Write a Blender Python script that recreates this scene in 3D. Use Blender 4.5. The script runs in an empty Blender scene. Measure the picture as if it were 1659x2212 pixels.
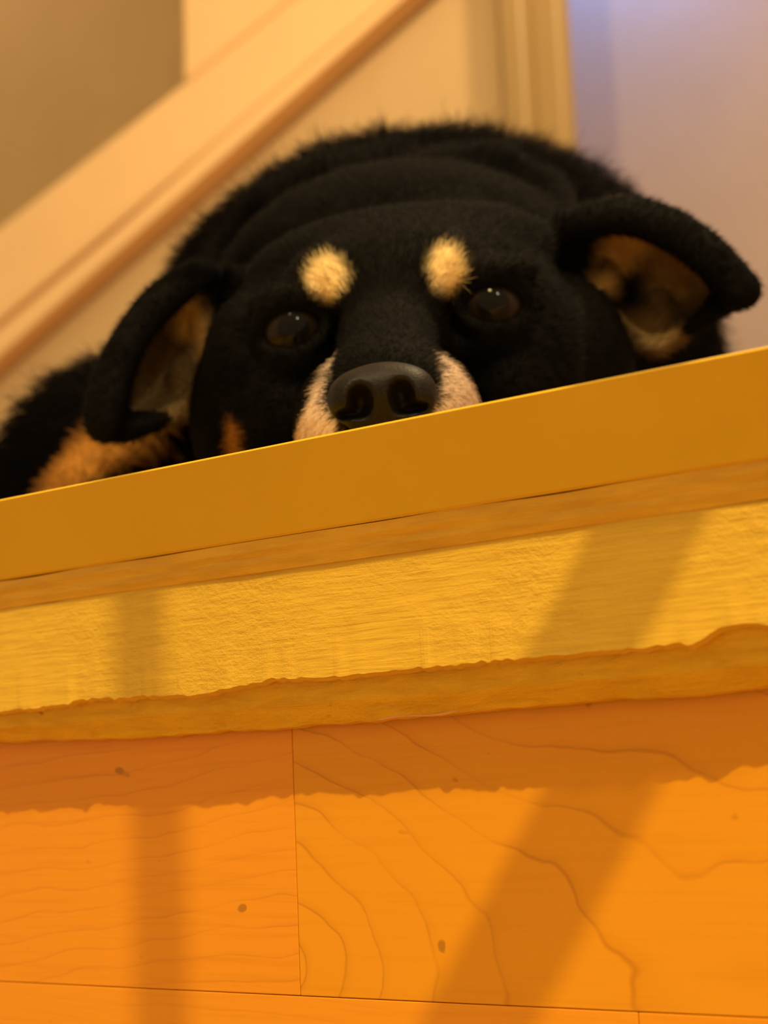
import bpy, math, random
import numpy as np
from mathutils import Matrix, Vector

# ------------------------------------------------------------------ camera, world, lights, exposure
W, H, FPX = 1659.0, 2212.0, 3600.0
CX, CY = W / 2, H / 2
D0 = 0.50                                     # distance to the middle of the landing edge
def nrm(v):
    v = np.array(v, float); return v / np.linalg.norm(v)
# world axes written in camera axes (edge of the landing = X, into the landing = Y, up = Z)
AX = -nrm([(-4208 - CX) / FPX, -(1920 - CY) / FPX, -1.0])
_zc = ((-4208 - CX) * -0.042 + -(1920 - CY)) / FPX
AZ = nrm([-0.042, 1.0, _zc])
AY = np.cross(AZ, AX)
ROT = np.array([AX, AY, AZ])                  # camera vector -> world vector
E0 = np.array([0.0, (CY - 948) / FPX * D0, -D0])
CAMPOS = -(ROT @ E0)
def cam2world(p):
    return (np.asarray(p) - E0) @ ROT.T
def pix(x, y, d):                             # point seen at a pixel, at a distance (camera axes)
    return np.array([(x - CX) / FPX * d, (CY - y) / FPX * d, -d])
def on_y(x, y, Y):                            # point seen at a pixel on the plane world-Y = Y
    r = ROT @ np.array([(x - CX) / FPX, (CY - y) / FPX, -1.0])
    return CAMPOS + r * ((Y - CAMPOS[1]) / r[1])

scene = bpy.context.scene
COL = scene.collection
cam_d = bpy.data.cameras.new('camera')
cam = bpy.data.objects.new('camera', cam_d); COL.objects.link(cam)
M = Matrix([list(ROT[0]) + [CAMPOS[0]], list(ROT[1]) + [CAMPOS[1]], list(ROT[2]) + [CAMPOS[2]], [0, 0, 0, 1]])
cam.matrix_world = M
cam_d.sensor_fit = 'VERTICAL'; cam_d.sensor_height = 36.0; cam_d.sensor_width = 27.0
cam_d.lens = FPX * 36.0 / H
cam_d.clip_start = 0.01
cam_d.dof.use_dof = True
cam_d.dof.focus_distance = 0.505
cam_d.dof.aperture_fstop = cam_d.lens / 5.6
scene.camera = cam

world = bpy.data.worlds.new('world'); scene.world = world; world.use_nodes = True
bg = world.node_tree.nodes['Background']
bg.inputs[0].default_value = (1.0, 0.70, 0.38, 1); bg.inputs[1].default_value = 0.67

def lamp(name, loc, energy, color, radius):
    l = bpy.data.lights.new(name, 'POINT'); l.energy = energy; l.color = color; l.shadow_soft_size = radius
    o = bpy.data.objects.new(name, l); o.location = loc; COL.objects.link(o); return o
KEY = np.array([0.30, -0.72, 1.34])
lamp('stairwell_bulb', KEY, 92.0, (1.0, 0.74, 0.36), 0.009)
lamp('wall_lamp', (0.95, -0.50, 0.95), 24.0, (1.0, 0.80, 0.60), 0.030)
lamp('landing_lamp', (0.12, 0.66, 1.25), 52.0, (1.0, 0.71, 0.38), 0.06)
lamp('hall_daylight', (-1.00, 2.03, 1.60), 11.0, (0.08, 0.30, 1.0), 0.10)
lamp('far_wall_fill', (-2.85, 1.62, 2.0), 5.0, (1.0, 0.72, 0.42), 0.08)  # added fill out of view, lightens the upper left of the far wall

scene.view_settings.view_transform = 'Standard'
scene.view_settings.look = 'None'
scene.view_settings.exposure = 0.0
scene.view_settings.gamma = 1.0
scene.view_settings.use_curve_mapping = False

# ------------------------------------------------------------------ helpers
def put(name, mesh, mat=None, parent=None, **props):
    o = bpy.data.objects.new(name, mesh); COL.objects.link(o)
    if mat is not None:
        mesh.materials.clear(); mesh.materials.append(mat)
    if parent is not None: o.parent = parent
    for k, v in props.items(): o[k] = v
    return o
def mk(name, verts, faces, smooth=False):
    me = bpy.data.meshes.new(name)
    me.from_pydata([tuple(map(float, v)) for v in verts], [], [tuple(map(int, f)) for f in faces])
    if smooth: me.polygons.foreach_set('use_smooth', [True] * len(me.polygons))
    me.update(); return me
def empty(name, loc, **props):
    o = bpy.data.objects.new(name, None); o.location = loc; o.empty_display_size = 0.05; COL.objects.link(o)
    for k, v in props.items(): o[k] = v
    return o
def parent_keep(o, p):
    o.parent = p; o.matrix_parent_inverse = Matrix.Translation(-p.location)
def bevel(o, w, seg=2):
    m = o.modifiers.new('bevel', 'BEVEL'); m.width = w; m.segments = seg; m.limit_method = 'ANGLE'
def prism(name, poly3, thick_vec):            # a polygon of 3-D points pushed along a vector
    n = len(poly3); a = [np.array(p) for p in poly3]; b = [p + np.array(thick_vec) for p in a]
    f = [tuple(range(n)), tuple(range(2 * n - 1, n - 1, -1))] + [(i, i + n, (i + 1) % n + n, (i + 1) % n) for i in range(n)]
    f = [t[::-1] for t in f]
    me = mk(name, a + b, f)
    import bmesh
    bm = bmesh.new(); bm.from_mesh(me); bmesh.ops.recalc_face_normals(bm, faces=bm.faces); bm.to_mesh(me); bm.free()
    return me
def boxmesh(name, x0, x1, y0, y1, z0, z1):
    return prism(name, [(x0, y0, z0), (x1, y0, z0), (x1, y0, z1), (x0, y0, z1)], (0, y1 - y0, 0))

class NT:                                     # small node-tree writer
    def __init__(s, name, rough=0.5, spec=0.4):
        s.m = bpy.data.materials.new(name); s.m.use_nodes = True; s.t = s.m.node_tree; s.p = s.t.nodes['Principled BSDF']
        s.p.inputs['Roughness'].default_value = rough; s.p.inputs['Specular IOR Level'].default_value = spec
    def n(s, typ, inp=None, **kw):
        nd = s.t.nodes.new(typ)
        for k, v in kw.items(): setattr(nd, k, v)
        for k, v in (inp or {}).items(): s.set(nd.inputs[k], v)
        return nd
    def set(s, sock, v):
        if isinstance(v, bpy.types.NodeSocket): s.t.links.new(v, sock)
        elif isinstance(v, bpy.types.Node): s.t.links.new(v.outputs[0], sock)
        else: sock.default_value = v
    def coords(s, scale=(1, 1, 1), loc=(0, 0, 0), rot=(0, 0, 0)):
        tc = s.n('ShaderNodeTexCoord')
        return s.n('ShaderNodeMapping', {'Vector': tc.outputs['Object'], 'Scale': scale, 'Location': loc, 'Rotation': rot}).outputs[0]
    def noise(s, vec, scale, detail=4, rough=0.55, dist=0.0):
        return s.n('ShaderNodeTexNoise', {'Vector': vec, 'Scale': scale, 'Detail': detail, 'Roughness': rough, 'Distortion': dist}).outputs['Fac']
    def ramp(s, fac, stops):
        r = s.n('ShaderNodeValToRGB', {'Fac': fac}); e = r.color_ramp.elements
        while len(e) < len(stops): e.new(0.5)
        for k, (p, c) in enumerate(stops):
            e[k].position = p; e[k].color = (*c, 1) if len(c) == 3 else c
        return r.outputs[0]
    def math(s, op, a, b=0.0, c=None):
        inp = {0: a, 1: b}
        if c is not None: inp[2] = c
        return s.n('ShaderNodeMath', inp, operation=op).outputs[0]
    def mix(s, fac, a, b, blend='MIX'):
        nd = s.n('ShaderNodeMix', data_type='RGBA', blend_type=blend)
        s.set(nd.inputs['Factor'], fac); s.set(nd.inputs['A'], a if not isinstance(a, tuple) else (*a, 1)); s.set(nd.inputs['B'], b if not isinstance(b, tuple) else (*b, 1))
        return nd.outputs['Result']
    def color(s, c): s.set(s.p.inputs['Base Color'], c if not isinstance(c, tuple) else (*c, 1))
    def bump(s, h, strength, dist):
        s.set(s.p.inputs['Normal'], s.n('ShaderNodeBump', {'Height': h, 'Strength': strength, 'Distance': dist}))

# ------------------------------------------------------------------ materials of the place
def mat_varnish():
    t = NT('satin_varnished_edge', 0.5, 0.3)
    n1 = t.noise(t.coords((3, 3, 3)), 6, 3); n2 = t.noise(t.coords((60, 60, 400)), 4, 3)
    c = t.ramp(n1, [(0.3, (0.75, 0.48, 0.017)), (0.7, (0.81, 0.525, 0.022))])
    t.color(t.mix(t.math('MULTIPLY', n2, 0.12), c, (0.5, 0.22, 0.012)))
    t.bump(t.noise(t.coords(), 900, 2), 0.15, 0.0004); return t.m
def mat_cove():
    t = NT('scuffed_moulding_paint', 0.45, 0.4)
    n1 = t.noise(t.coords((8, 40, 60)), 5, 6, 0.65); n2 = t.noise(t.coords((30, 200, 200)), 3, 4, 0.7)
    c = t.ramp(n1, [(0.35, (0.66, 0.37, 0.015)), (0.62, (0.80, 0.47, 0.02))])
    t.color(t.mix(t.ramp(n2, [(0.62, (0, 0, 0)), (0.75, (1, 1, 1))]), c, (0.80, 0.42, 0.06)))
    t.bump(n2, 0.4, 0.0008); return t.m
def mat_yellow():
    t = NT('brushed_cream_yellow_paint', 0.5, 0.35)
    streak = t.noise(t.coords((22, 160, 330), rot=(0, 0.03, 0)), 1.7, 5, 0.6, 0.3)
    lump = t.noise(t.coords((90, 90, 150)), 1.7, 6, 0.7)
    patch = t.noise(t.coords((9, 9, 14), loc=(0.3, 0, 0.1)), 1.2, 3)
    c = t.ramp(streak, [(0.3, (0.66, 0.405, 0.024)), (0.6, (0.75, 0.475, 0.032))])
    c = t.mix(t.ramp(lump, [(0.62, (0, 0, 0)), (0.8, (0.5, 0.5, 0.5))]), c, (0.62, 0.29, 0.016))
    spk = t.noise(t.coords((1, 1, 1)), 170, 2, 0.5)
    c = t.mix(t.ramp(spk, [(0.76, (0, 0, 0)), (0.80, (0.8, 0.8, 0.8))]), c, (0.30, 0.13, 0.012))
    t.color(c)
    h = t.math('ADD', t.math('MULTIPLY', streak, 0.38), t.math('MULTIPLY', t.math('MULTIPLY', lump, t.ramp(patch, [(0.42, (0.1, 0.1, 0.1)), (0.65, (1, 1, 1))])), 1.2))
    t.bump(h, 0.75, 0.0015); return t.m
def mat_bare():
    t = NT('worn_bare_wood_edge', 0.55, 0.3)
    n1 = t.noise(t.coords((30, 90, 160)), 1.5, 6, 0.65, 0.6); n2 = t.noise(t.coords((50, 50, 80)), 2.2, 5, 0.7)
    c = t.ramp(n1, [(0.3, (0.66, 0.38, 0.011)), (0.55, (0.80, 0.48, 0.014)), (0.75, (0.84, 0.54, 0.028))])
    c = t.mix(t.ramp(n2, [(0.66, (0, 0, 0)), (0.78, (0.8, 0.8, 0.8))]), c, (0.30, 0.10, 0.004))
    t.color(c); t.bump(t.math('ADD', n1, n2), 0.8, 0.0016); return t.m
def mat_laminate(name, x0, z0, reach, spacing, seed, base, line_k=0.5, fibre_k=0.35, tilt=0.06, wobble=0.5):
    # growth rings cut lengthwise: thin darker lines, arched near (x0, z0) and running out straight along the board
    t = NT(name, 0.38, 0.25)
    tc = t.n('ShaderNodeTexCoord').outputs['Object']
    sep = t.n('ShaderNodeSeparateXYZ', {'Vector': tc})
    wob = t.noise(t.coords((9, 9, 13), loc=(seed, seed, 0)), 1.5, 2, 0.5)
    wob2 = t.noise(t.coords((45, 45, 60), loc=(seed, 0, seed)), 1.0, 2, 0.5)
    dx = t.math('SUBTRACT', sep.outputs[0], x0)
    dz = t.math('ADD', t.math('SUBTRACT', sep.outputs[2], z0), t.math('MULTIPLY', dx, tilt))
    gx = t.math('MULTIPLY', t.math('TANH', t.math('DIVIDE', dx, reach)), reach)
    r = t.math('SQRT', t.math('ADD', t.math('MULTIPLY', gx, gx), t.math('MULTIPLY', dz, dz)))
    r = t.math('DIVIDE', r, spacing)
    r = t.math('ADD', r, t.math('MULTIPLY', t.math('SUBTRACT', wob, 0.5), 4.0 * wobble))
    r = t.math('ADD', r, t.math('MULTIPLY', t.math('SUBTRACT', wob2, 0.5), 0.8 * wobble))
    fr = t.math('FRACT', r)
    brk = t.ramp(t.noise(t.coords((30, 30, 30), loc=(0, seed, seed)), 1.0, 2), [(0.35, (0.25, 0.25, 0.25)), (0.6, (1, 1, 1))])
    line = t.math('MULTIPLY', t.ramp(fr, [(0.0, (0.9, 0.9, 0.9)), (0.035, (0.25, 0.25, 0.25)), (0.20, (0, 0, 0)), (0.95, (0, 0, 0)), (0.99, (0.9, 0.9, 0.9))]), brk)
    fibre = t.noise(t.coords((16, 16, 460), loc=(0, seed, 0)), 1.2, 4, 0.6)
    patch = t.noise(t.coords((6, 6, 10), loc=(0, 0, seed)), 1.0, 2)
    dk = tuple(v * k for v, k in zip(base, (0.86, 0.80, 0.6)))
    c = t.mix(t.math('MULTIPLY', patch, 0.45), base, dk)
    c = t.mix(t.math('MULTIPLY', t.ramp(fibre, [(0.5, (0, 0, 0)), (0.72, (1, 1, 1))]), fibre_k), c, dk)
    c = t.mix(t.math('MULTIPLY', line, line_k), c, tuple(v * k for v, k in zip(base, (0.58, 0.45, 0.35))))
    pore = t.noise(t.coords((1, 1, 1.4), loc=(seed, 0, 0)), 95, 1, 0.4)
    c = t.mix(t.ramp(pore, [(0.765, (0, 0, 0)), (0.80, (0.7, 0.7, 0.7))]), c, tuple(v * 0.4 for v in base))
    t.color(c); t.bump(fibre, 0.06, 0.0004); return t.m
def mat_plain(name, c, rough=0.6, var=0.06, scale=3):
    t = NT(name, rough, 0.3)
    n = t.noise(t.coords(), scale, 3)
    t.color(t.ramp(n, [(0.3, tuple(v * (1 - var) for v in c)), (0.7, tuple(min(1, v * (1 + var)) for v in c))]))
    t.bump(t.noise(t.coords(), 220, 2), 0.1, 0.001); return t.m

M_varnish, M_cove, M_yellow, M_bare = mat_varnish(), mat_cove(), mat_yellow(), mat_bare()
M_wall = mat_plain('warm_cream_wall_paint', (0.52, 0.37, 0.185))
M_trimw = mat_plain('gloss_cream_woodwork_paint', (0.78, 0.53, 0.26), 0.35)
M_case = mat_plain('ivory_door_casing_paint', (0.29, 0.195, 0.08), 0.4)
M_hall = mat_plain('pale_plaster_hall_wall', (0.46, 0.365, 0.29))
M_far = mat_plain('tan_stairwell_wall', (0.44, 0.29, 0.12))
M_floor = mat_plain('brown_landing_boards', (0.34, 0.18, 0.07), 0.4)
M_ceil = mat_plain('white_ceiling_paint', (0.8, 0.74, 0.62))

# ------------------------------------------------------------------ landing edge, riser, floor
rng = np.random.default_rng(7)
XL, XR = -1.50, 1.10
def smooth_noise(xs, cell, seed):
    r = np.random.default_rng(seed); k = r.uniform(-1, 1, 4000); u = xs / cell + 1500; i = np.floor(u).astype(int); f = u - i; f = f * f * (3 - 2 * f)
    return k[i] * (1 - f) + k[i + 1] * f
def strip(name, profile, mat, n=1000, jitter=None, smooth=False, parent=None, **props):
    """profile: list of (y,z) run along X; jitter(k, xs) -> (dy, dz) moves profile point k along its length"""
    xs = np.linspace(XL, XR, n); V = []
    for k, (y, z) in enumerate(profile):
        dy, dz = (jitter(k, xs) if jitter else (0, 0))
        V.append(np.stack([xs, np.full(n, y) + dy, np.full(n, z) + dz], 1))
    V = np.concatenate(V); m = len(profile); F = []
    for k in range(m):
        a, b = k * n, ((k + 1) % m) * n
        for i in range(n - 1): F.append((a + i, b + i, b + i + 1, a + i + 1))
    F.append(tuple(k * n for k in range(m))[::-1]); F.append(tuple(k * n + n - 1 for k in range(m)))
    me = mk(name, V, F, smooth)
    import bmesh
    bm = bmesh.new(); bm.from_mesh(me); bmesh.ops.recalc_face_normals(bm, faces=bm.faces); bm.to_mesh(me); bm.free()
    return put(name, me, mat, parent, **props)

LIP = -0.0185
Zt = [on_y(829, y, -0.004)[2] for y in (1122, 1190)]          # foot of the nosing, foot of the cove
Zy = on_y(829, 1455, 0.0)[2]                                   # foot of the yellow paint
Zo = on_y(829, 1552, 0.012)[2]                                 # foot of the bare wood
RIS = 0.018                                                    # face of the laminate planks
strip('trim_1', [(0.06, -0.0004), (LIP + 0.0007, 0.0), (LIP + 0.0002, -0.0002), (LIP, -0.0007), (-0.0046, Zt[0] + 0.0006), (-0.0036, Zt[0]), (0.06, Zt[0])],
      M_varnish, kind='structure', label='smooth ochre nosing board along the landing edge under the dog')
def jc(k, xs):
    return 0.00025 * smooth_noise(xs, 0.02, 20 + k), 0.0004 * smooth_noise(xs, 0.03, 30 + k)
strip('trim_2', [(0.004, Zt[0] + 0.0003), (-0.0034, Zt[0] - 0.0002), (-0.0031, Zt[0] - 0.0030), (-0.0020, Zt[0] - 0.0052), (-0.0016, Zt[1] + 0.0022), (-0.0005, Zt[1] - 0.0004), (0.004, Zt[1] - 0.0006)],
      M_cove, jitter=jc, smooth=False, kind='structure', label='thin scuffed moulding under the nosing board')
def edge_line(pts, Y, z0):                     # the uneven lower edge of a board, followed along its length
    q = np.array([on_y(x, y, Y) for x, y in pts]); return lambda xs: np.interp(xs, q[:, 0], q[:, 2]) - z0
low_y = edge_line([(0, 1540), (120, 1528), (200, 1518), (300, 1506), (415, 1506), (500, 1490), (590, 1470), (700, 1468), (830, 1453), (960, 1443), (1150, 1424), (1270, 1412), (1400, 1404), (1430, 1398), (1500, 1394), (1555, 1360), (1600, 1352), (1659, 1356)], 0.0, Zy)
low_o = edge_line([(0, 1601), (200, 1598), (410, 1586), (640, 1566), (830, 1553), (1000, 1540), (1270, 1514), (1450, 1503), (1560, 1492), (1659, 1481)], 0.0125, Zo)
def jy(k, xs):
    if k in (3, 4):
        chip = np.maximum(0, smooth_noise(xs, 0.007, 70) - 0.45) * 0.0026 * (0.4 + np.maximum(0, smooth_noise(xs, 0.05, 71)))
        dz = low_y(xs) + 0.00025 * smooth_noise(xs, 0.006, 5) + 0.0005 * smooth_noise(xs, 0.0022, 6) * (0.7 + 0.7 * smooth_noise(xs, 0.03, 9)) + chip
        return 0.0003 * smooth_noise(xs, 0.006, 3) - 0.0005 * np.maximum(0, smooth_noise(xs, 0.004, 72)), dz
    if k == -1:
        return 0.0003 * smooth_noise(xs, 0.006, 3), 0.0010 * smooth_noise(xs, 0.05, 4) + 0.0004 * smooth_noise(xs, 0.009, 5) * (1 + smooth_noise(xs, 0.04, 8)) + 0.0005 * smooth_noise(xs, 0.0022, 6) * (0.7 + 0.7 * smooth_noise(xs, 0.03, 9))
    return 0.0004 * smooth_noise(xs, 0.05, 40 + k), 0.0003 * smooth_noise(xs, 0.012, 50 + k)
strip('trim_3', [(0.010, Zt[1]), (0.0, Zt[1] - 0.0002), (0.0, (Zt[1] + Zy) / 2), (0.0, Zy + 0.0005), (0.0022, Zy - 0.0005), (0.010, Zy + 0.012)],
      M_yellow, n=2600, jitter=jy, kind='structure', label='rough brushed yellow painted fascia board below the nosing')
def jo(k, xs):
    if k == 2: return 0.0006 * smooth_noise(xs, 0.012, 60), 0.0003 * smooth_noise(xs, 0.01, 61)
    if k in (3, 4): return 0.0003 * smooth_noise(xs, 0.01, 62), low_o(xs) + 0.0004 * smooth_noise(xs, 0.02, 63) + 0.0003 * smooth_noise(xs, 0.006, 64)
    return 0, 0
bare = strip('trim_4', [(0.0165, Zy + 0.010), (0.0025, Zy + 0.008), (0.0070, (Zy + Zo) / 2), (0.0125, Zo), (0.0165, Zo - 0.0004)],
      M_bare, n=1800, jitter=jo, kind='structure', label='worn orange bare wood edge under the yellow board')
# a dried run of paint along the joint between bare wood and laminate
def paint_run(px0, py0, px1, py1, r):
    a, b = on_y(px0, py0, 0.0125), on_y(px1, py1, 0.0125); n = 22; V = []; F = []
    for i in range(n):
        s = i / (n - 1); c = a * (1 - s) + b * s; rr = r * math.sin(math.pi * min(1, 0.08 + s * 0.9)) ** 0.6 * (0.75 + 0.25 * math.sin(9 * s))
        for k in range(8):
            q = 2 * math.pi * k / 8; V.append((c[0], c[1] + rr * 0.9 * math.cos(q), c[2] + rr * 0.6 * math.sin(q) + 0.0005 * math.sin(7 * s)))
    for i in range(n - 1):
        for k in range(8): F.append((i * 8 + k, i * 8 + (k + 1) % 8, (i + 1) * 8 + (k + 1) % 8, (i + 1) * 8 + k))
    F += [tuple(range(8))[::-1], tuple((n - 1) * 8 + k for k in range(8))]
    return put('paint_run', mk('paint_run', V, F, True), M_cream, bare)
M_cream = mat_plain('dried_cream_paint', (0.80, 0.42, 0.10), 0.45, 0.1, 60)
paint_run(815, 1556, 1010, 1532, 0.0013)
paint_run(1500, 1455, 1600, 1478, 0.0007)
paint_run(20, 1592, 95, 1594, 0.0011)

# the riser: a wall clad with laminate planks, each its own piece
riser = put('wall_front', boxmesh('wall_front', XL, XR, RIS + 0.008, 0.12, -0.62, Zy), M_floor, kind='structure', label='orange wood laminate riser wall below the landing edge')
zj = on_y(829, 2160, RIS)[2]; xj1 = on_y(640, 1880, RIS)[0]; xj2 = on_y(1379, 2200, RIS)[0]
g = 0.00010
def plank(x0, x1, z0, z1, mat):
    o = put('laminate_plank', boxmesh('laminate_plank', x0 + g, x1 - g, RIS, RIS + 0.008, z0 + g, z1 - g), mat, riser); bevel(o, 0.0003, 2); return o
BASE = (0.80, 0.345, 0.007)
c0 = on_y(600, 2075, RIS)
plank(xj1, XR, zj, Zo + 0.004, mat_laminate('maple_laminate_arched', c0[0], c0[2], 0.075, 0.0120, 1.7, BASE, 0.62))
plank(XL, xj1, zj, Zo + 0.004, mat_laminate('maple_laminate_straight', 0.6, -0.155, 0.002, 0.0075, 5.3, (0.84, 0.335, 0.011), 0.42, 0.6, -0.12, 0.55))
plank(XL, xj2, -0.36, zj, mat_laminate('maple_laminate_fine', 0.6, -0.30, 0.002, 0.006, 9.1, (0.86, 0.35, 0.013), 0.25, 0.5, 0.03, 0.5))
plank(xj2, XR, -0.36, zj, mat_laminate('maple_laminate_plain', 0.6, -0.30, 0.05, 0.012, 3.9, (0.84, 0.335, 0.010), 0.3))
plank(XL, XR, -0.62, -0.36, mat_laminate('maple_laminate_low', 0.0, -0.5, 0.08, 0.015, 6.6, BASE))

landing = put('floor', boxmesh('floor', -2.6, 1.9, 0.0605, 3.2, Zt[0], 0.0), M_floor, kind='structure', label='landing floor the dog lies on')
put('floor', boxmesh('floor', -2.6, 1.9, -1.6, 0.12, -0.66, -0.62), mat_plain('bounce_pale_lower_floor', (0.46, 0.27, 0.11), 0.45), kind='structure', label='lower stair landing floor below the riser')  # unseen floor, made pale so its bounce fills the shade under the trim

# ------------------------------------------------------------------ walls and woodwork behind the dog (out of focus)
YW = 1.20
def px_poly(pts, Y): return [on_y(x, y, Y) for x, y in pts]
pl = lambda x, Y: on_y(x, 500, Y)[0]
put('wall_back', prism('wall_back', [(-2.6, YW, 0.0), (pl(1100, YW), YW, 0.0), (pl(1100, YW), YW, 1.2)] + px_poly([(1050, -330), (-350, 930)], YW) + [(-2.6, YW, 0.3)], (0, 0.05, 0)), M_wall, kind='structure', label='cream wall under the sloping stair stringer')
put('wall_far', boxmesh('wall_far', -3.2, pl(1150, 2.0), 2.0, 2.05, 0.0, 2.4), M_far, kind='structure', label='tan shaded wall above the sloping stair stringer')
put('wall_hall', boxmesh('wall_hall', pl(1140, 2.25), 2.0, 2.25, 2.3, 0.0, 2.4), M_hall, kind='structure', label='pale mauve hall wall right of the door casing')
put('wall_light_block', prism('wall_light_block', [(pl(1130, YW + 0.07), YW + 0.07, 0), (pl(1175, YW + 0.07), YW + 0.07, 0), (pl(1180, 2.0), 2.0, 0), (pl(1170, 2.25), 2.25, 0), (pl(1130, 2.0), 2.0, 0)], (0, 0, 2.4)), M_hall, kind='structure', label='unseen partition added behind the door casing to block the hall light')  # hidden panel added to keep the cool hall light off the far wall
put('ceiling', boxmesh('ceiling', -3.2, 2.0, -1.6, 2.3, 2.4, 2.45), M_ceil, kind='structure', label='white ceiling')

stair = empty('staircase', on_y(300, 1000, YW), label='cream painted staircase side rising to the right behind the dog', category='staircase')
def lo(x): return 770 - 0.885 * x
def up(x): return 490 - 0.785 * x
def mid(x): return 640 - 0.80 * x
def stair_part(name, poly, Y, th, bw=0.004):
    o = put(name, prism(name, px_poly(poly, Y), (0, th, 0)), M_trimw); bevel(o, bw, 3); parent_keep(o, stair); return o
A, B = -350, 1050
stair_part('stringer', [(A, lo(A)), (B, lo(B)), (B, up(B)), (A, up(A))], YW - 0.035, 0.0345)
stair_part('moulding', [(A, mid(A) + 60), (B, mid(B) + 20), (B, mid(B) - 10), (A, mid(A) - 5)], YW - 0.047, 0.012, 0.005)
stair_part('moulding', [(A, lo(A) - 3), (B, lo(B) - 3), (B, lo(B) - 45), (A, lo(A) - 60)], YW - 0.043, 0.008, 0.004)
stair_part('newel_post', [(395, up(395)), (760, up(760)), (750, -420), (388, -420)], YW - 0.040, 0.0385, 0.006)

door = empty('door_1', on_y(1170, 900, YW), kind='structure', label='ivory door casing between cream wall and mauve wall')
def case(x0, x1, y0, y1):
    a, b = pl(x0, y0), pl(x1, y0)
    o = put('casing_strip', boxmesh('casing_strip', a, b, y0, y1, 0.0, 2.1), M_case); bevel(o, 0.004, 3); parent_keep(o, door)
case(1102, 1152, YW - 0.052, YW + 0.06)
case(1147, 1172, YW - 0.020, YW + 0.06)
case(1172, 1233, YW - 0.030, YW + 0.0)

# ------------------------------------------------------------------ stair banister beside the camera: casts the two bars of shade
def to_light(p, s):
    p = np.array(p); u = KEY - p; return p + u / np.linalg.norm(u) * s
def beam(name, a, b, w, mat, parent):
    a, b = Vector(a), Vector(b); d = (b - a).normalized(); s = d.cross(Vector((0, 1, 0))).normalized(); t = d.cross(s).normalized(); V = []
    for c in (a, b):
        for i, j in ((-1, -1), (1, -1), (1, 1), (-1, 1)): V.append(c + s * i * w / 2 + t * j * w / 2)
    o = put(name, mk(name, V, [(0, 1, 2, 3), (7, 6, 5, 4), (0, 4, 5, 1), (1, 5, 6, 2), (2, 6, 7, 3), (3, 7, 4, 0)]), mat); bevel(o, 0.003, 2); parent_keep(o, parent); return o
b1 = to_light(on_y(340, 1700, RIS), 0.70)
ban = empty('banister', (b1[0], b1[1], -0.62), label='cream stair banister with slanted rail beside the stairs', category='banister')
beam('baluster', (b1[0], b1[1], -0.62), (b1[0], b1[1], 1.05), 0.0110, M_trimw, ban)
r0 = to_light(on_y(1420, 1090, 0.0), 0.34); r1 = to_light(on_y(1030, 2212, RIS), 0.47)
dv = r1 - r0
beam('slanted_rail', r0 - dv * 0.9, r1 + dv * 0.30, 0.0145, M_trimw, ban)


# ------------------------------------------------------------------ the dog
# The body is one surface taken from a smooth union of flesh volumes (centimetres, camera axes), then set into the world.
ROLL = math.radians(7.2)
HX = np.array([math.cos(ROLL), math.sin(ROLL), 0]); HY = np.array([-math.sin(ROLL), math.cos(ROLL), 0]); HZ = np.array([0, 0, 1.0])
HEAD = np.array([HX, HY, HZ])
UPR = np.array([AX, AZ, -AY])                # axes lined up with the floor
def P(x, y, d): return pix(x, y, d) * 100.0   # d in metres -> centimetres

def axis_samples(segs):
    out = [segs[0][0]]
    for a, b, h in segs:
        n = max(1, int(round((b - a) / h))); out += list(a + (b - a) * (np.arange(n) + 1) / n)
    return np.array(out, np.float32)
GX = axis_samples([(-25, -19, .45), (-19, 20, .20), (20, 25, .45)])
GY = axis_samples([(-7, -1, .5), (-1, 15, .20), (15, 25, .40)])
GZ = axis_samples([(-150, -112, 1.2), (-112, -80, .55), (-80, -53, .20)])

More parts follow.
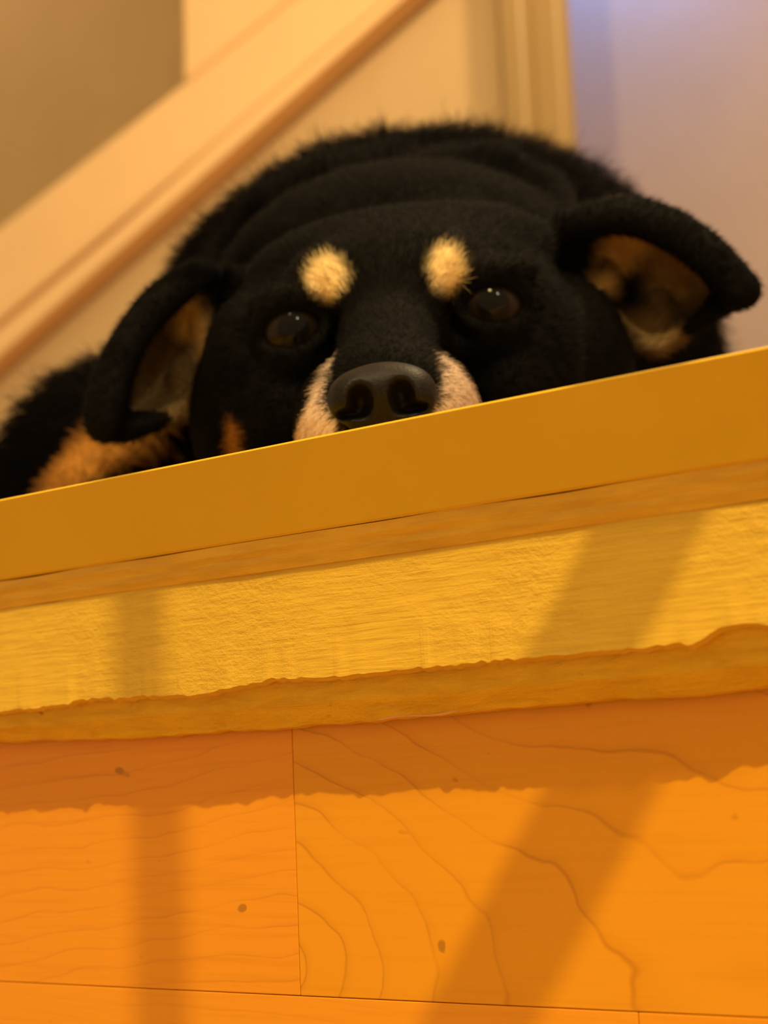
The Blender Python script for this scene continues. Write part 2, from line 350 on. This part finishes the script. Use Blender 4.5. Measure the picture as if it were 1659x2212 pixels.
class Field:
    def __init__(s, gx, gy, gz):
        s.g = (gx, gy, gz); s.f = np.full((len(gx), len(gy), len(gz)), 50.0, np.float32)
    def box(s, lo, hi):
        return tuple(slice(max(0, np.searchsorted(a, l) - 1), np.searchsorted(a, h) + 1) for a, l, h in zip(s.g, lo, hi))
    def coords(s, bx):
        return np.meshgrid(*[a[b] for a, b in zip(s.g, bx)], indexing='ij', sparse=True)
    @staticmethod
    def smin(a, b, k):
        if k <= 0: return np.minimum(a, b)
        h = np.maximum(k - np.abs(a - b), 0) / k
        return np.minimum(a, b) - h * h * k * .25
    def ell_d(s, bx, c, r, R):
        x, y, z = s.coords(bx); x = x - c[0]; y = y - c[1]; z = z - c[2]
        q = [R[i][0] * x + R[i][1] * y + R[i][2] * z for i in range(3)]
        k0 = np.sqrt(sum((q[i] / r[i]) ** 2 for i in range(3))); k1 = np.sqrt(sum((q[i] / r[i] ** 2) ** 2 for i in range(3)))
        return (k0 * (k0 - 1) / np.maximum(k1, 1e-6)).astype(np.float32)
    def ell(s, c, r, k=1.0, R=HEAD, cut=False):
        m = max(r) + (1.2 if cut else k + .5); bx = s.box(c - m, c + m); d = s.ell_d(bx, c, r, R)
        if cut: s.f[bx] = -s.smin(-s.f[bx], d, k)
        else: s.f[bx] = s.smin(s.f[bx], d, k)
    def caps(s, a, b, ra, rb, k=1.0, cut=False):
        m = max(ra, rb) + k + .5; bx = s.box(np.minimum(a, b) - m, np.maximum(a, b) + m)
        x, y, z = s.coords(bx); ab = b - a; L2 = float(ab @ ab)
        t = np.clip(((x - a[0]) * ab[0] + (y - a[1]) * ab[1] + (z - a[2]) * ab[2]) / L2, 0, 1)
        d = np.sqrt((x - a[0] - t * ab[0]) ** 2 + (y - a[1] - t * ab[1]) ** 2 + (z - a[2] - t * ab[2]) ** 2) - (ra + (rb - ra) * t)
        d = d.astype(np.float32)
        if cut: s.f[bx] = -s.smin(-s.f[bx], d, k)
        else: s.f[bx] = s.smin(s.f[bx], d, k)
    def chain(s, pts, rads, k=1.0, cut=False):
        for i in range(len(pts) - 1): s.caps(pts[i], pts[i + 1], rads[i], rads[i + 1], k, cut)
    def cloud(s, pts, rads, k=.5):            # a thick sheet given by many small balls
        lo = pts.min(0) - max(rads) - k - .4; hi = pts.max(0) + max(rads) + k + .4; bx = s.box(lo, hi)
        x, y, z = s.coords(bx); d = np.full(s.f[bx].shape, 50.0, np.float32)
        for p, r in zip(pts, rads):
            m = r + k + .45; b2 = tuple(slice(max(0, np.searchsorted(a[b], q - m) - 1), np.searchsorted(a[b], q + m) + 1) for a, b, q in zip(s.g, bx, p))
            X, Y, Z = x[b2[0]], y[:, b2[1]], z[:, :, b2[2]]
            d[b2] = s.smin(d[b2], (np.sqrt((X - p[0]) ** 2 + (Y - p[1]) ** 2 + (Z - p[2]) ** 2) - r).astype(np.float32), .15)
        s.f[bx] = s.smin(s.f[bx], d, k)
    def above(s, p0, n):
        x, y, z = s.coords((slice(None),) * 3)
        s.f = np.maximum(s.f, -((x - p0[0]) * n[0] + (y - p0[1]) * n[1] + (z - p0[2]) * n[2])).astype(np.float32)
    def mesh(s):                              # surface nets
        f = s.f; gx, gy, gz = s.g; ins = f < 0
        c = sum(ins[i:f.shape[0] - 1 + i, j:f.shape[1] - 1 + j, k:f.shape[2] - 1 + k].astype(np.int8) for i in (0, 1) for j in (0, 1) for k in (0, 1))
        act = (c > 0) & (c < 8); I = np.argwhere(act); idx = np.full(act.shape, -1, np.int64); idx[act] = np.arange(len(I))
        V = np.zeros((len(I), 3)); cnt = np.zeros(len(I)); cor = [(i, j, k) for i in (0, 1) for j in (0, 1) for k in (0, 1)]
        def pos(o): return np.stack([gx[I[:, 0] + o[0]], gy[I[:, 1] + o[1]], gz[I[:, 2] + o[2]]], 1)
        def val(o): return f[I[:, 0] + o[0], I[:, 1] + o[1], I[:, 2] + o[2]]
        for a in cor:
            for ax in range(3):
                if a[ax]: continue
                b = list(a); b[ax] = 1; va, vb = val(a), val(tuple(b)); m = (va < 0) != (vb < 0)
                t = np.where(m, va / np.where(va == vb, 1, va - vb), 0)[:, None]
                V += np.where(m[:, None], pos(a) * (1 - t) + pos(tuple(b)) * t, 0); cnt += m
        V /= cnt[:, None]; F = []
        for ax in range(3):
            u, w = (ax + 1) % 3, (ax + 2) % 3
            sl0 = [slice(None)] * 3; sl1 = [slice(None)] * 3; sl0[ax] = slice(0, -1); sl1[ax] = slice(1, None)
            a, b = ins[tuple(sl0)], ins[tuple(sl1)]; E = np.argwhere(a != b)
            ok = (E[:, u] > 0) & (E[:, w] > 0) & (E[:, u] < f.shape[u] - 1) & (E[:, w] < f.shape[w] - 1); E = E[ok]
            sgn = a[tuple(E.T)]
            def q(du, dw):
                e = E.copy(); e[:, u] += du; e[:, w] += dw; return idx[tuple(e.T)]
            Q = np.stack([q(-1, -1), q(0, -1), q(0, 0), q(-1, 0)], 1)
            F.append(np.where(sgn[:, None], Q, Q[:, ::-1]))
        return V, np.concatenate(F)

def fast_mesh(name, V, F, smooth=True):
    me = bpy.data.meshes.new(name); me.vertices.add(len(V)); me.vertices.foreach_set('co', np.asarray(V, np.float32).ravel())
    me.loops.add(F.size); me.loops.foreach_set('vertex_index', F.astype(np.int32).ravel())
    me.polygons.add(len(F)); me.polygons.foreach_set('loop_start', np.arange(0, F.size, F.shape[1], dtype=np.int32))
    me.polygons.foreach_set('use_smooth', np.full(len(F), smooth)); me.update(calc_edges=True); me.validate(); return me

S = Field(GX, GY, GZ)
FLOOR_P = E0 * 100.0
# trunk, shoulders and rump
S.ell(P(965, 770, .93), (13.6, 11.5, 15), 1, UPR)
S.ell(P(800, 755, .905), (10.8, 8.7, 11), 3, UPR)
S.ell(P(960, 800, 1.15), (13.0, 10.6, 24), 3, UPR)
S.ell(P(1300, 840, .89), (5.2, 7.6, 8), 2.5, UPR)
# bent right foreleg: shoulder, elbow, forearm to the floor
S.ell(P(290, 1000, .89), (5.2, 5.2, 7), 1.0, UPR)
S.ell(P(150, 1085, .88), (3.2, 4.0, 4.5), 2.0, UPR)
S.caps(P(320, 985, .90), P(540, 830, .95), 4.2, 6.0, 2.0)
S.chain([P(330, 905, .84), P(225, 985, .80), P(150, 1075, .775), P(95, 1160, .76)], [1.3, 1.35, 1.25, 1.1], .5)
# neck and the loose folds behind the skull
S.ell(P(880, 700, .80), (9.6, 7.4, 10), 2)
S.ell(P(860, 640, .765), (8.2, 5.6, 6), 1.0)
S.chain([P(505, 575, .80), P(600, 480, .80), P(715, 415, .80), P(850, 372, .80)], [1.3, 1.6, 1.7, 1.2], .7)
S.chain([P(560, 585, .745), P(660, 490, .765), P(770, 445, .775), P(880, 425, .77)], [.8, 1.2, 1.3, .9], .6)
S.chain([P(870, 430, .78), P(960, 400, .78), P(1060, 400, .78), P(1160, 450, .78), P(1210, 510, .76)], [.8, 1.5, 1.7, 1.5, 1.0], .6)
# skull, brow and cheeks
S.ell(P(870, 690, .685), (6.3, 4.25, 6.0), 1.0)
S.ell(P(985, 560, .70), (4.2, 2.1, 3.6), 1.4)
S.ell(P(755, 590, .695), (4.2, 1.9, 3.6), 1.4)
S.ell(P(845, 640, .648), (3.2, 2.2, 2.8), 1.4)
for bx_, by_ in ((705, 612), (965, 588)):
    S.ell(P(bx_, by_, .642), (1.35, 1.15, 1.5), .9)
S.ell(P(585, 800, .675), (2.7, 3.2, 4.2), 1.2)
S.ell(P(1120, 750, .675), (2.7, 3.0, 4.2), 1.2)
S.ell(P(615, 900, .665), (2.2, 2.8, 4.0), 1.2)
S.ell(P(1115, 850, .665), (2.4, 2.8, 4.0), 1.2)
S.ell(P(500, 930, .70), (1.6, 3.2, 4.0), 1.0)
S.ell(P(1240, 800, .71), (2.4, 4.0, 4.5), 1.0)
# muzzle: bridge, flews, chin
S.caps(P(846, 700, .640), P(830, 838, .578), 2.1, 1.55, 1.2)
S.ell(P(832, 890, .60), (2.5, 2.2, 3.4), 1.0)
S.ell(P(733, 935, .590), (1.55, 2.3, 2.7), .8)
S.ell(P(945, 900, .590), (1.55, 2.2, 2.7), .8)
S.ell(P(832, 985, .60), (2.2, 1.3, 3.2), .8)
# eye sockets and lids
EYES = [(632, 716, .6335), (1064, 664, .6335)]
for (ex, ey, ed), sgn in zip(EYES, (-1, 1)):
    S.ell(P(ex, ey, ed - .006), (1.75, 1.3, 1.3), .9, cut=True)
    c = P(ex, ey, ed + .0035); rim = []
    for k in range(25):
        q = 2 * math.pi * k / 24; rx, ry = 1.30, (.98 if math.sin(q) > 0 else .92)
        o = HX * rx * math.cos(q) + HY * (ry * math.sin(q) + sgn * -.10 * math.cos(q)); r2 = float(o @ o)
        rim.append(c + o + HZ * (math.sqrt(max(.02, 1.55 ** 2 - r2)) - .30))
    S.chain(rim, [.27 if HY @ (p - c) > 0 else .2 for p in rim], .25)
    S.ell(P(ex, ey - 70, ed + .003), (1.75, .60, 1.2), .6)
    S.ell(P(ex + sgn * 8, ey + 74, ed + .004), (1.5, .50, 1.0), .6)
# ears: thick folded sheets
def sheet(rows, nu, nv):
    C = np.array([[P(*p) for p in r] for r in rows]); n = len(rows); out = []; uv = []
    for i in range(nu):
        u = i / (nu - 1) * (n - 1); a = min(int(u), n - 2); t = u - a
        p0, p1, p2, p3 = C[max(a - 1, 0)], C[a], C[a + 1], C[min(a + 2, n - 1)]
        R_ = .5 * (2 * p1 + (p2 - p0) * t + (2 * p0 - 5 * p1 + 4 * p2 - p3) * t * t + (3 * p1 - p0 - 3 * p2 + p3) * t ** 3)
        for j in range(nv):
            v = j / (nv - 1); out.append(R_[0] * (1 - v) * (1 - 2 * v) + R_[1] * 4 * v * (1 - v) + R_[2] * v * (2 * v - 1)); uv.append((i / (nu - 1), v))
    return np.array(out), np.array(uv)
EAR_L = [[(545, 600, .705), (480, 592, .72), (425, 590, .70)], [(505, 690, .705), (410, 690, .725), (335, 650, .705)],
         [(470, 800, .705), (355, 805, .725), (262, 755, .69)], [(405, 885, .705), (305, 875, .715), (225, 850, .68)], [(285, 925, .69), (252, 930, .685), (222, 915, .68)]]
EAR_R = [[(1225, 640, .705), (1215, 550, .72), (1215, 490, .70)], [(1310, 700, .705), (1310, 570, .73), (1330, 455, .70)],
         [(1405, 755, .705), (1410, 610, .725), (1440, 480, .69)], [(1480, 715, .70), (1500, 630, .725), (1535, 545, .68)], [(1575, 650, .69), (1590, 640, .68), (1606, 628, .675)]]
for E_ in (EAR_L, EAR_R):
    pts, uv = sheet(E_, 34, 22)
    S.cloud(pts, .30 + .28 * np.clip((uv[:, 1] - .65) / .35, 0, 1) + .12 * uv[:, 0], .7)
    for (u0, v0) in ((.25, .30), (.55, .25)):           # ridges of the inner ear
        i = np.argmin(np.abs(uv[:, 0] - u0) + np.abs(uv[:, 1] - v0)); S.ell(pts[i] + HZ * .25, (.7, 1.1, .6), .5)
S.chain([P(*q) for q in ((455, 590, .70), (345, 665, .693), (275, 760, .686), (238, 860, .678), (228, 915, .676))], [.45, .5, .52, .56, .58], .35)
S.chain([P(*q) for q in ((1240, 490, .70), (1340, 472, .693), (1440, 500, .686), (1530, 562, .678), (1592, 630, .675))], [.5, .58, .62, .60, .52], .35)
# front paws lying on the floor, toes apart
def paw(x, y, d):
    b = P(x, y, d); fl = (b - FLOOR_P) @ AZ; b = b - AZ * (fl - 1.3)
    S.ell(b, (2.4, 1.5, 3.2), .8, UPR)
    for k in range(4):
        S.ell(b + AX * (k - 1.5) * 1.15 - AY * (2.6 + .5 * (k in (1, 2))) + AX * -1.2, (.62, .95, 1.3), .25, UPR)
paw(100, 1180, .755); paw(1330, 960, .72)
S.caps(P(1330, 945, .74), P(1370, 900, .86), 1.6, 2.0, 1.0)
S.above(FLOOR_P, AZ)
BV, BF = S.mesh()

# ---- coat colours: markings are areas of tan and cream fur
def poly_sd(p, poly):
    poly = np.array(poly, float); n = len(poly); d = np.full(len(p), 1e9); s_ = np.ones(len(p))
    for i in range(n):
        a, b = poly[i], poly[i - 1]; e = b - a; w = p - a
        t = np.clip((w @ e) / (e @ e), 0, 1); d = np.minimum(d, ((w - t[:, None] * e) ** 2).sum(1))
        c1 = p[:, 1] >= a[1]; c2 = p[:, 1] < b[1]; c3 = e[0] * w[:, 1] > e[1] * w[:, 0]
        s_ = np.where((c1 & c2 & c3) | (~c1 & ~c2 & ~c3), -s_, s_)
    return s_ * np.sqrt(d)
def vnoise(p, cell, seed):
    r = np.random.default_rng(seed); T = r.uniform(-1, 1, (32, 32, 32)); u = p / cell; i = np.floor(u).astype(int); f = u - i; f = f * f * (3 - 2 * f); out = 0
    for a in (0, 1):
        for b in (0, 1):
            for c in (0, 1):
                out = out + T[(i[:, 0] + a) % 32, (i[:, 1] + b) % 32, (i[:, 2] + c) % 32] * (f[:, 0] if a else 1 - f[:, 0]) * (f[:, 1] if b else 1 - f[:, 1]) * (f[:, 2] if c else 1 - f[:, 2])
    return out
TAN, CREAM, RUST, BROWN = (.74, .55, .23), (.60, .45, .32), (.30, .135, .022), (.46, .30, .11)
def ring(x, y, rx, ry): return [(x + rx * math.cos(q), y + ry * math.sin(q)) for q in np.linspace(0, 2 * math.pi, 16, endpoint=False)]
MARKS = [  # outline (as seen from the front), distance, depth range, softness cm, colour, strength
    (ring(709, 603, 44, 50), .632, (.58, .70), .28, TAN, 1.0),
    (ring(960, 588, 38, 54), .632, (.58, .70), .28, TAN, 1.0),
    ([(718, 760), (690, 830), (655, 910), (620, 1010), (640, 1100), (790, 1100), (775, 990), (730, 930), (700, 870), (712, 800)], .585, (.50, .66), .18, CREAM, 1.0),
    ([(945, 765), (985, 790), (1030, 850), (1060, 930), (1050, 1020), (880, 1020), (905, 935), (945, 880), (955, 820)], .585, (.50, .66), .18, CREAM, .78),
    ([(520, 915), (540, 935), (556, 1010), (556, 1080), (500, 1080), (506, 990)], .69, (.62, .76), .22, RUST, 1.1),
    ([(385, 655), (430, 640), (455, 700), (470, 770), (430, 775), (400, 740), (370, 720)], .725, (.697, .80), .5, BROWN, 1.1),
    ([(340, 720), (420, 760), (440, 850), (410, 950), (300, 960), (285, 840)], .73, (.697, .80), .7, BROWN, .28),
    ([(1300, 480), (1350, 475), (1390, 560), (1350, 590), (1285, 570)], .735, (.697, .80), .6, BROWN, 1.1),
    ([(1270, 600), (1330, 590), (1320, 640), (1260, 650)], .725, (.697, .80), .5, BROWN, 1.0),
    ([(1400, 560), (1480, 560), (1540, 640), (1470, 680), (1400, 640)], .725, (.697, .80), .8, BROWN, .55),
    ([(1330, 690), (1440, 670), (1460, 740), (1420, 770), (1380, 745)], .715, (.697, .80), .7, BROWN, .4),
    ([(285, 880), (335, 900), (320, 960), (215, 1050), (195, 1200), (60, 1200), (130, 1060), (165, 960), (210, 940)], .80, (.70, .86), .35, RUST, 1.25),
]
def coat(p):
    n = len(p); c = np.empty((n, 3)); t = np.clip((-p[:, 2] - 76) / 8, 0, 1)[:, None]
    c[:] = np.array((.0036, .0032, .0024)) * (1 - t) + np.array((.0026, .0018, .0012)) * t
    c *= (1 + .25 * vnoise(p, 1.3, 5))[:, None]
    wob = vnoise(p, .35, 9) * .10
    for poly, d, (d0, d1), soft, colr, st in MARKS:
        sel = (-p[:, 2] > d0 * 100) & (-p[:, 2] < d1 * 100)
        if not sel.any(): continue
        q = np.array([P(x, y, d)[:2] for x, y in poly])
        k = np.clip(.5 - (poly_sd(p[sel, :2], q) + wob[sel]) / (2 * soft), 0, 1); k = (k * k * (3 - 2 * k))[:, None]
        c[sel] = c[sel] * (1 - k) + np.array(colr) * st * k
    # pale bristles mixed in round the nose
    return np.clip(c, 0, 1)
def set_color(me, name, dom, cols):
    a = me.attributes.new(name, 'FLOAT_COLOR', dom); a.data.foreach_set('color', np.concatenate([cols, np.ones((len(cols), 1))], 1).astype(np.float32).ravel())

dog_root = cam2world(P(900, 900, .80) / 100.0); dog_root[2] = 0.0
dog = empty('dog', dog_root, label='black and tan dog lying with its chin at the landing edge', category='dog')
def skin_material():
    t = NT('black_and_tan_coat', 0.8, 0.04)
    t.color(t.n('ShaderNodeAttribute', attribute_name='coat').outputs['Color'])
    t.bump(t.noise(t.coords((1, 1, 1)), 700, 3), 0.4, 0.0006); return t.m
def fur_material():
    t = NT('short_glossy_dog_fur', 0.55, 0.028)
    t.color(t.n('ShaderNodeAttribute', attribute_name='coat').outputs['Color']); return t.m
body_me = fast_mesh('body', cam2world(BV / 100.0), BF)
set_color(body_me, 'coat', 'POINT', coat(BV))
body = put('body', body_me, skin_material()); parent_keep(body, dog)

# ---- nose leather with two nostrils
N = Field(*[axis_samples([(c - 2.6, c + 2.6, .075)]) for c in P(825, 862, .548)])
N.ell(P(825, 846, .556), (1.72, .98, 1.15), .4)
N.ell(P(768, 866, .553), (.90, .86, .95), .35)
N.ell(P(884, 858, .553), (.90, .86, .95), .35)
N.ell(P(826, 912, .560), (1.05, .95, .95), .5)
for sx, x, y in ((-1, 778, 866), (1, 868, 854)):
    N.ell(P(x, y, .540), (.46, .64, 1.5), .2, cut=True)
    N.ell(P(x + sx * 22, y + 26, .546), (.60, .19, 1.0), .18, cut=True)
N.caps(P(824, 880, .5435), P(826, 960, .549), .07, .10, .22, cut=True)
NV, NF = N.mesh()
def nose_material():
    t = NT('moist_black_nose_leather', 0.5, 0.12)
    v = t.n('ShaderNodeTexVoronoi', {'Vector': t.coords(), 'Scale': 900.0}).outputs['Distance']
    t.color(t.ramp(v, [(0.0, (.012, .009, .006)), (0.7, (.006, .0045, .0035))])); t.bump(v, 0.25, 0.0003); return t.m
nose = put('nose', fast_mesh('nose', cam2world(NV / 100.0), NF), nose_material(), label='moist black nose'); parent_keep(nose, dog)

# ---- eyes
def eye_material():
    t = NT('dark_brown_eye', 0.08, 0.5)
    tc = t.n('ShaderNodeTexCoord').outputs['Generated']
    d = t.n('ShaderNodeVectorMath', {0: tc, 1: (0.5, 0.5, 1.0)}, operation='DISTANCE').outputs['Value']
    t.color(t.ramp(d, [(0.0, (.004, .004, .004)), (0.24, (.006, .005, .004)), (0.27, (.016, .010, .005)), (0.47, (.012, .008, .004)), (0.52, (.008, .006, .005)), (0.6, (.02, .014, .011))]))
    t.p.inputs['Roughness'].default_value = 0.05
    t.p.inputs['Specular IOR Level'].default_value = 0.11; return t.m
M_eye = eye_material()
def eyeball():
    V = [(0, 0, 1)]; F = []; nr, ns = 28, 40
    for i in range(1, nr):
        th = math.pi * i / nr
        for k in range(ns):
            ph = 2 * math.pi * k / ns; r = 1.0 + .05 * max(0.0, 1 - (th / .65) ** 2)
            V.append((r * math.sin(th) * math.cos(ph), r * math.sin(th) * math.sin(ph), r * math.cos(th)))
    V.append((0, 0, -1)); V[0] = (0, 0, 1.05)
    for k in range(ns): F.append((0, 1 + k, 1 + (k + 1) % ns))
    for i in range(nr - 2):
        for k in range(ns): F.append((1 + i * ns + k, 1 + (i + 1) * ns + k, 1 + (i + 1) * ns + (k + 1) % ns, 1 + i * ns + (k + 1) % ns))
    for k in range(ns): F.append((len(V) - 1, 1 + (nr - 2) * ns + (k + 1) % ns, 1 + (nr - 2) * ns + k))
    return mk('eye', np.array(V) * 0.0128, F, True)
eye_me = eyeball()
for (ex, ey, ed) in EYES:
    c = cam2world(P(ex, ey, ed + .0035) / 100.0)
    zax = nrm(CAMPOS + np.array([0.02, 0, .06]) - c); xax = nrm(np.cross((0, 0, 1), zax)); yax = np.cross(zax, xax)
    o = put('eye', eye_me, M_eye)
    parent_keep(o, dog); o.matrix_basis = Matrix([[xax[i], yax[i], zax[i], c[i]] for i in range(3)] + [[0, 0, 0, 1]])

# ---- fur: short hairs growing from the coat
def fur_roots(n, seed, sel=None):
    r = np.random.default_rng(seed); tri = np.concatenate([BF[:, [0, 1, 2]], BF[:, [0, 2, 3]]]); A = BV[tri[:, 0]]; e1 = BV[tri[:, 1]] - A; e2 = BV[tri[:, 2]] - A
    cr = np.cross(e1, e2); ar = np.linalg.norm(cr, axis=1) * .5; cen = A + (e1 + e2) / 3; nn = cr / np.maximum(np.linalg.norm(cr, axis=1), 1e-9)[:, None]
    hgt = (cen - FLOOR_P) @ AZ; ar = ar * (hgt > .5)
    face = np.einsum('ij,ij->i', nn, -cen / np.linalg.norm(cen, axis=1)[:, None])      # only skin that looks forward or sideways
    ar = ar * np.clip((face + .45) / .3, 0, 1) * (cen[:, 2] > -108)
    if sel is not None: ar = ar * sel(cen)
    i = r.choice(len(tri), n, p=ar / ar.sum()); u = r.random(n); v = r.random(n); m = u + v > 1; u[m] = 1 - u[m]; v[m] = 1 - v[m]
    return A[i] + e1[i] * u[:, None] + e2[i] * v[:, None], nn[i], r
NOSE_C = P(827, 850, .565)
def not_bare(c):
    w = np.ones(len(c))
    for (ex, ey, ed) in EYES: w *= np.linalg.norm(c - P(ex, ey, ed + .0035), axis=1) > 1.42
    w *= np.linalg.norm((c - P(826, 872, .555)) / np.array([1.95, 1.7, 2.0]), axis=1) > .85
    return w
def fur(name, n, seed, sel, length, radius, lift, nseg=5):
    R0, NN, r = fur_roots(n, seed, sel)
    back = R0 - NOSE_C; back /= np.linalg.norm(back, axis=1)[:, None]
    down = -AZ * .35
    hump = np.clip((-R0[:, 2] - 78) / 6, 0, 1)[:, None]
    flow = back * (1 - .5 * hump) + down * hump + r.normal(0, .22, R0.shape)
    flow -= NN * np.einsum('ij,ij->i', flow, NN)[:, None]; flow /= np.maximum(np.linalg.norm(flow, axis=1), 1e-6)[:, None]
    clump = vnoise(R0, .65, seed + 3)[:, None]
    L = (length(R0) * (1 + .40 * r.uniform(-1, 1, n)))[:, None] * (1 + .3 * clump * hump); lf = (lift + .25 * hump + .32 * clump * (hump + .15)) * (1 + .3 * r.uniform(-1, 1, (n, 1)))
    pts = np.empty((n, nseg, 3))
    for k in range(nseg):
        t = k / (nseg - 1); pts[:, k] = R0 + L * (NN * (lf * (t - .35 * t * t)) + flow * (t * np.sqrt(np.maximum(0, 1 - lf * lf)) * (.55 + .45 * t))) - NN * .03
    cu = bpy.data.hair_curves.new(name); cu.add_curves([nseg] * n)
    cu.position_data.foreach_set('vector', cam2world(pts.reshape(-1, 3) / 100.0).astype(np.float32).ravel())
    ra = cu.attributes.get('radius') or cu.attributes.new('radius', 'FLOAT', 'POINT')
    ra.data.foreach_set('value', np.tile(radius * np.array([1, .95, .8, .55, .15])[:nseg], n).astype(np.float32))
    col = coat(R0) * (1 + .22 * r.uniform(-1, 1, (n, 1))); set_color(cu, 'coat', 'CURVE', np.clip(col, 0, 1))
    o = bpy.data.objects.new(name, cu); COL.objects.link(o); cu.materials.append(M_fur); parent_keep(o, dog); o['kind'] = 'stuff'; return o
M_fur = fur_material()
fur('face_fur', 90000, 1, lambda c: (c[:, 2] > -77) * not_bare(c), lambda p: np.clip(.35 + (-p[:, 2] - 57) * .03, .3, .8) * np.where((p[:, 0] < -6.8) | (p[:, 0] > 7.4), .6, 1), 0.00011, .34)
fur('body_fur', 70000, 2, lambda c: (c[:, 2] <= -75) * 1.0, lambda p: np.clip(.8 + (-p[:, 2] - 75) * .07, .8, 1.9), 0.00016, .38)
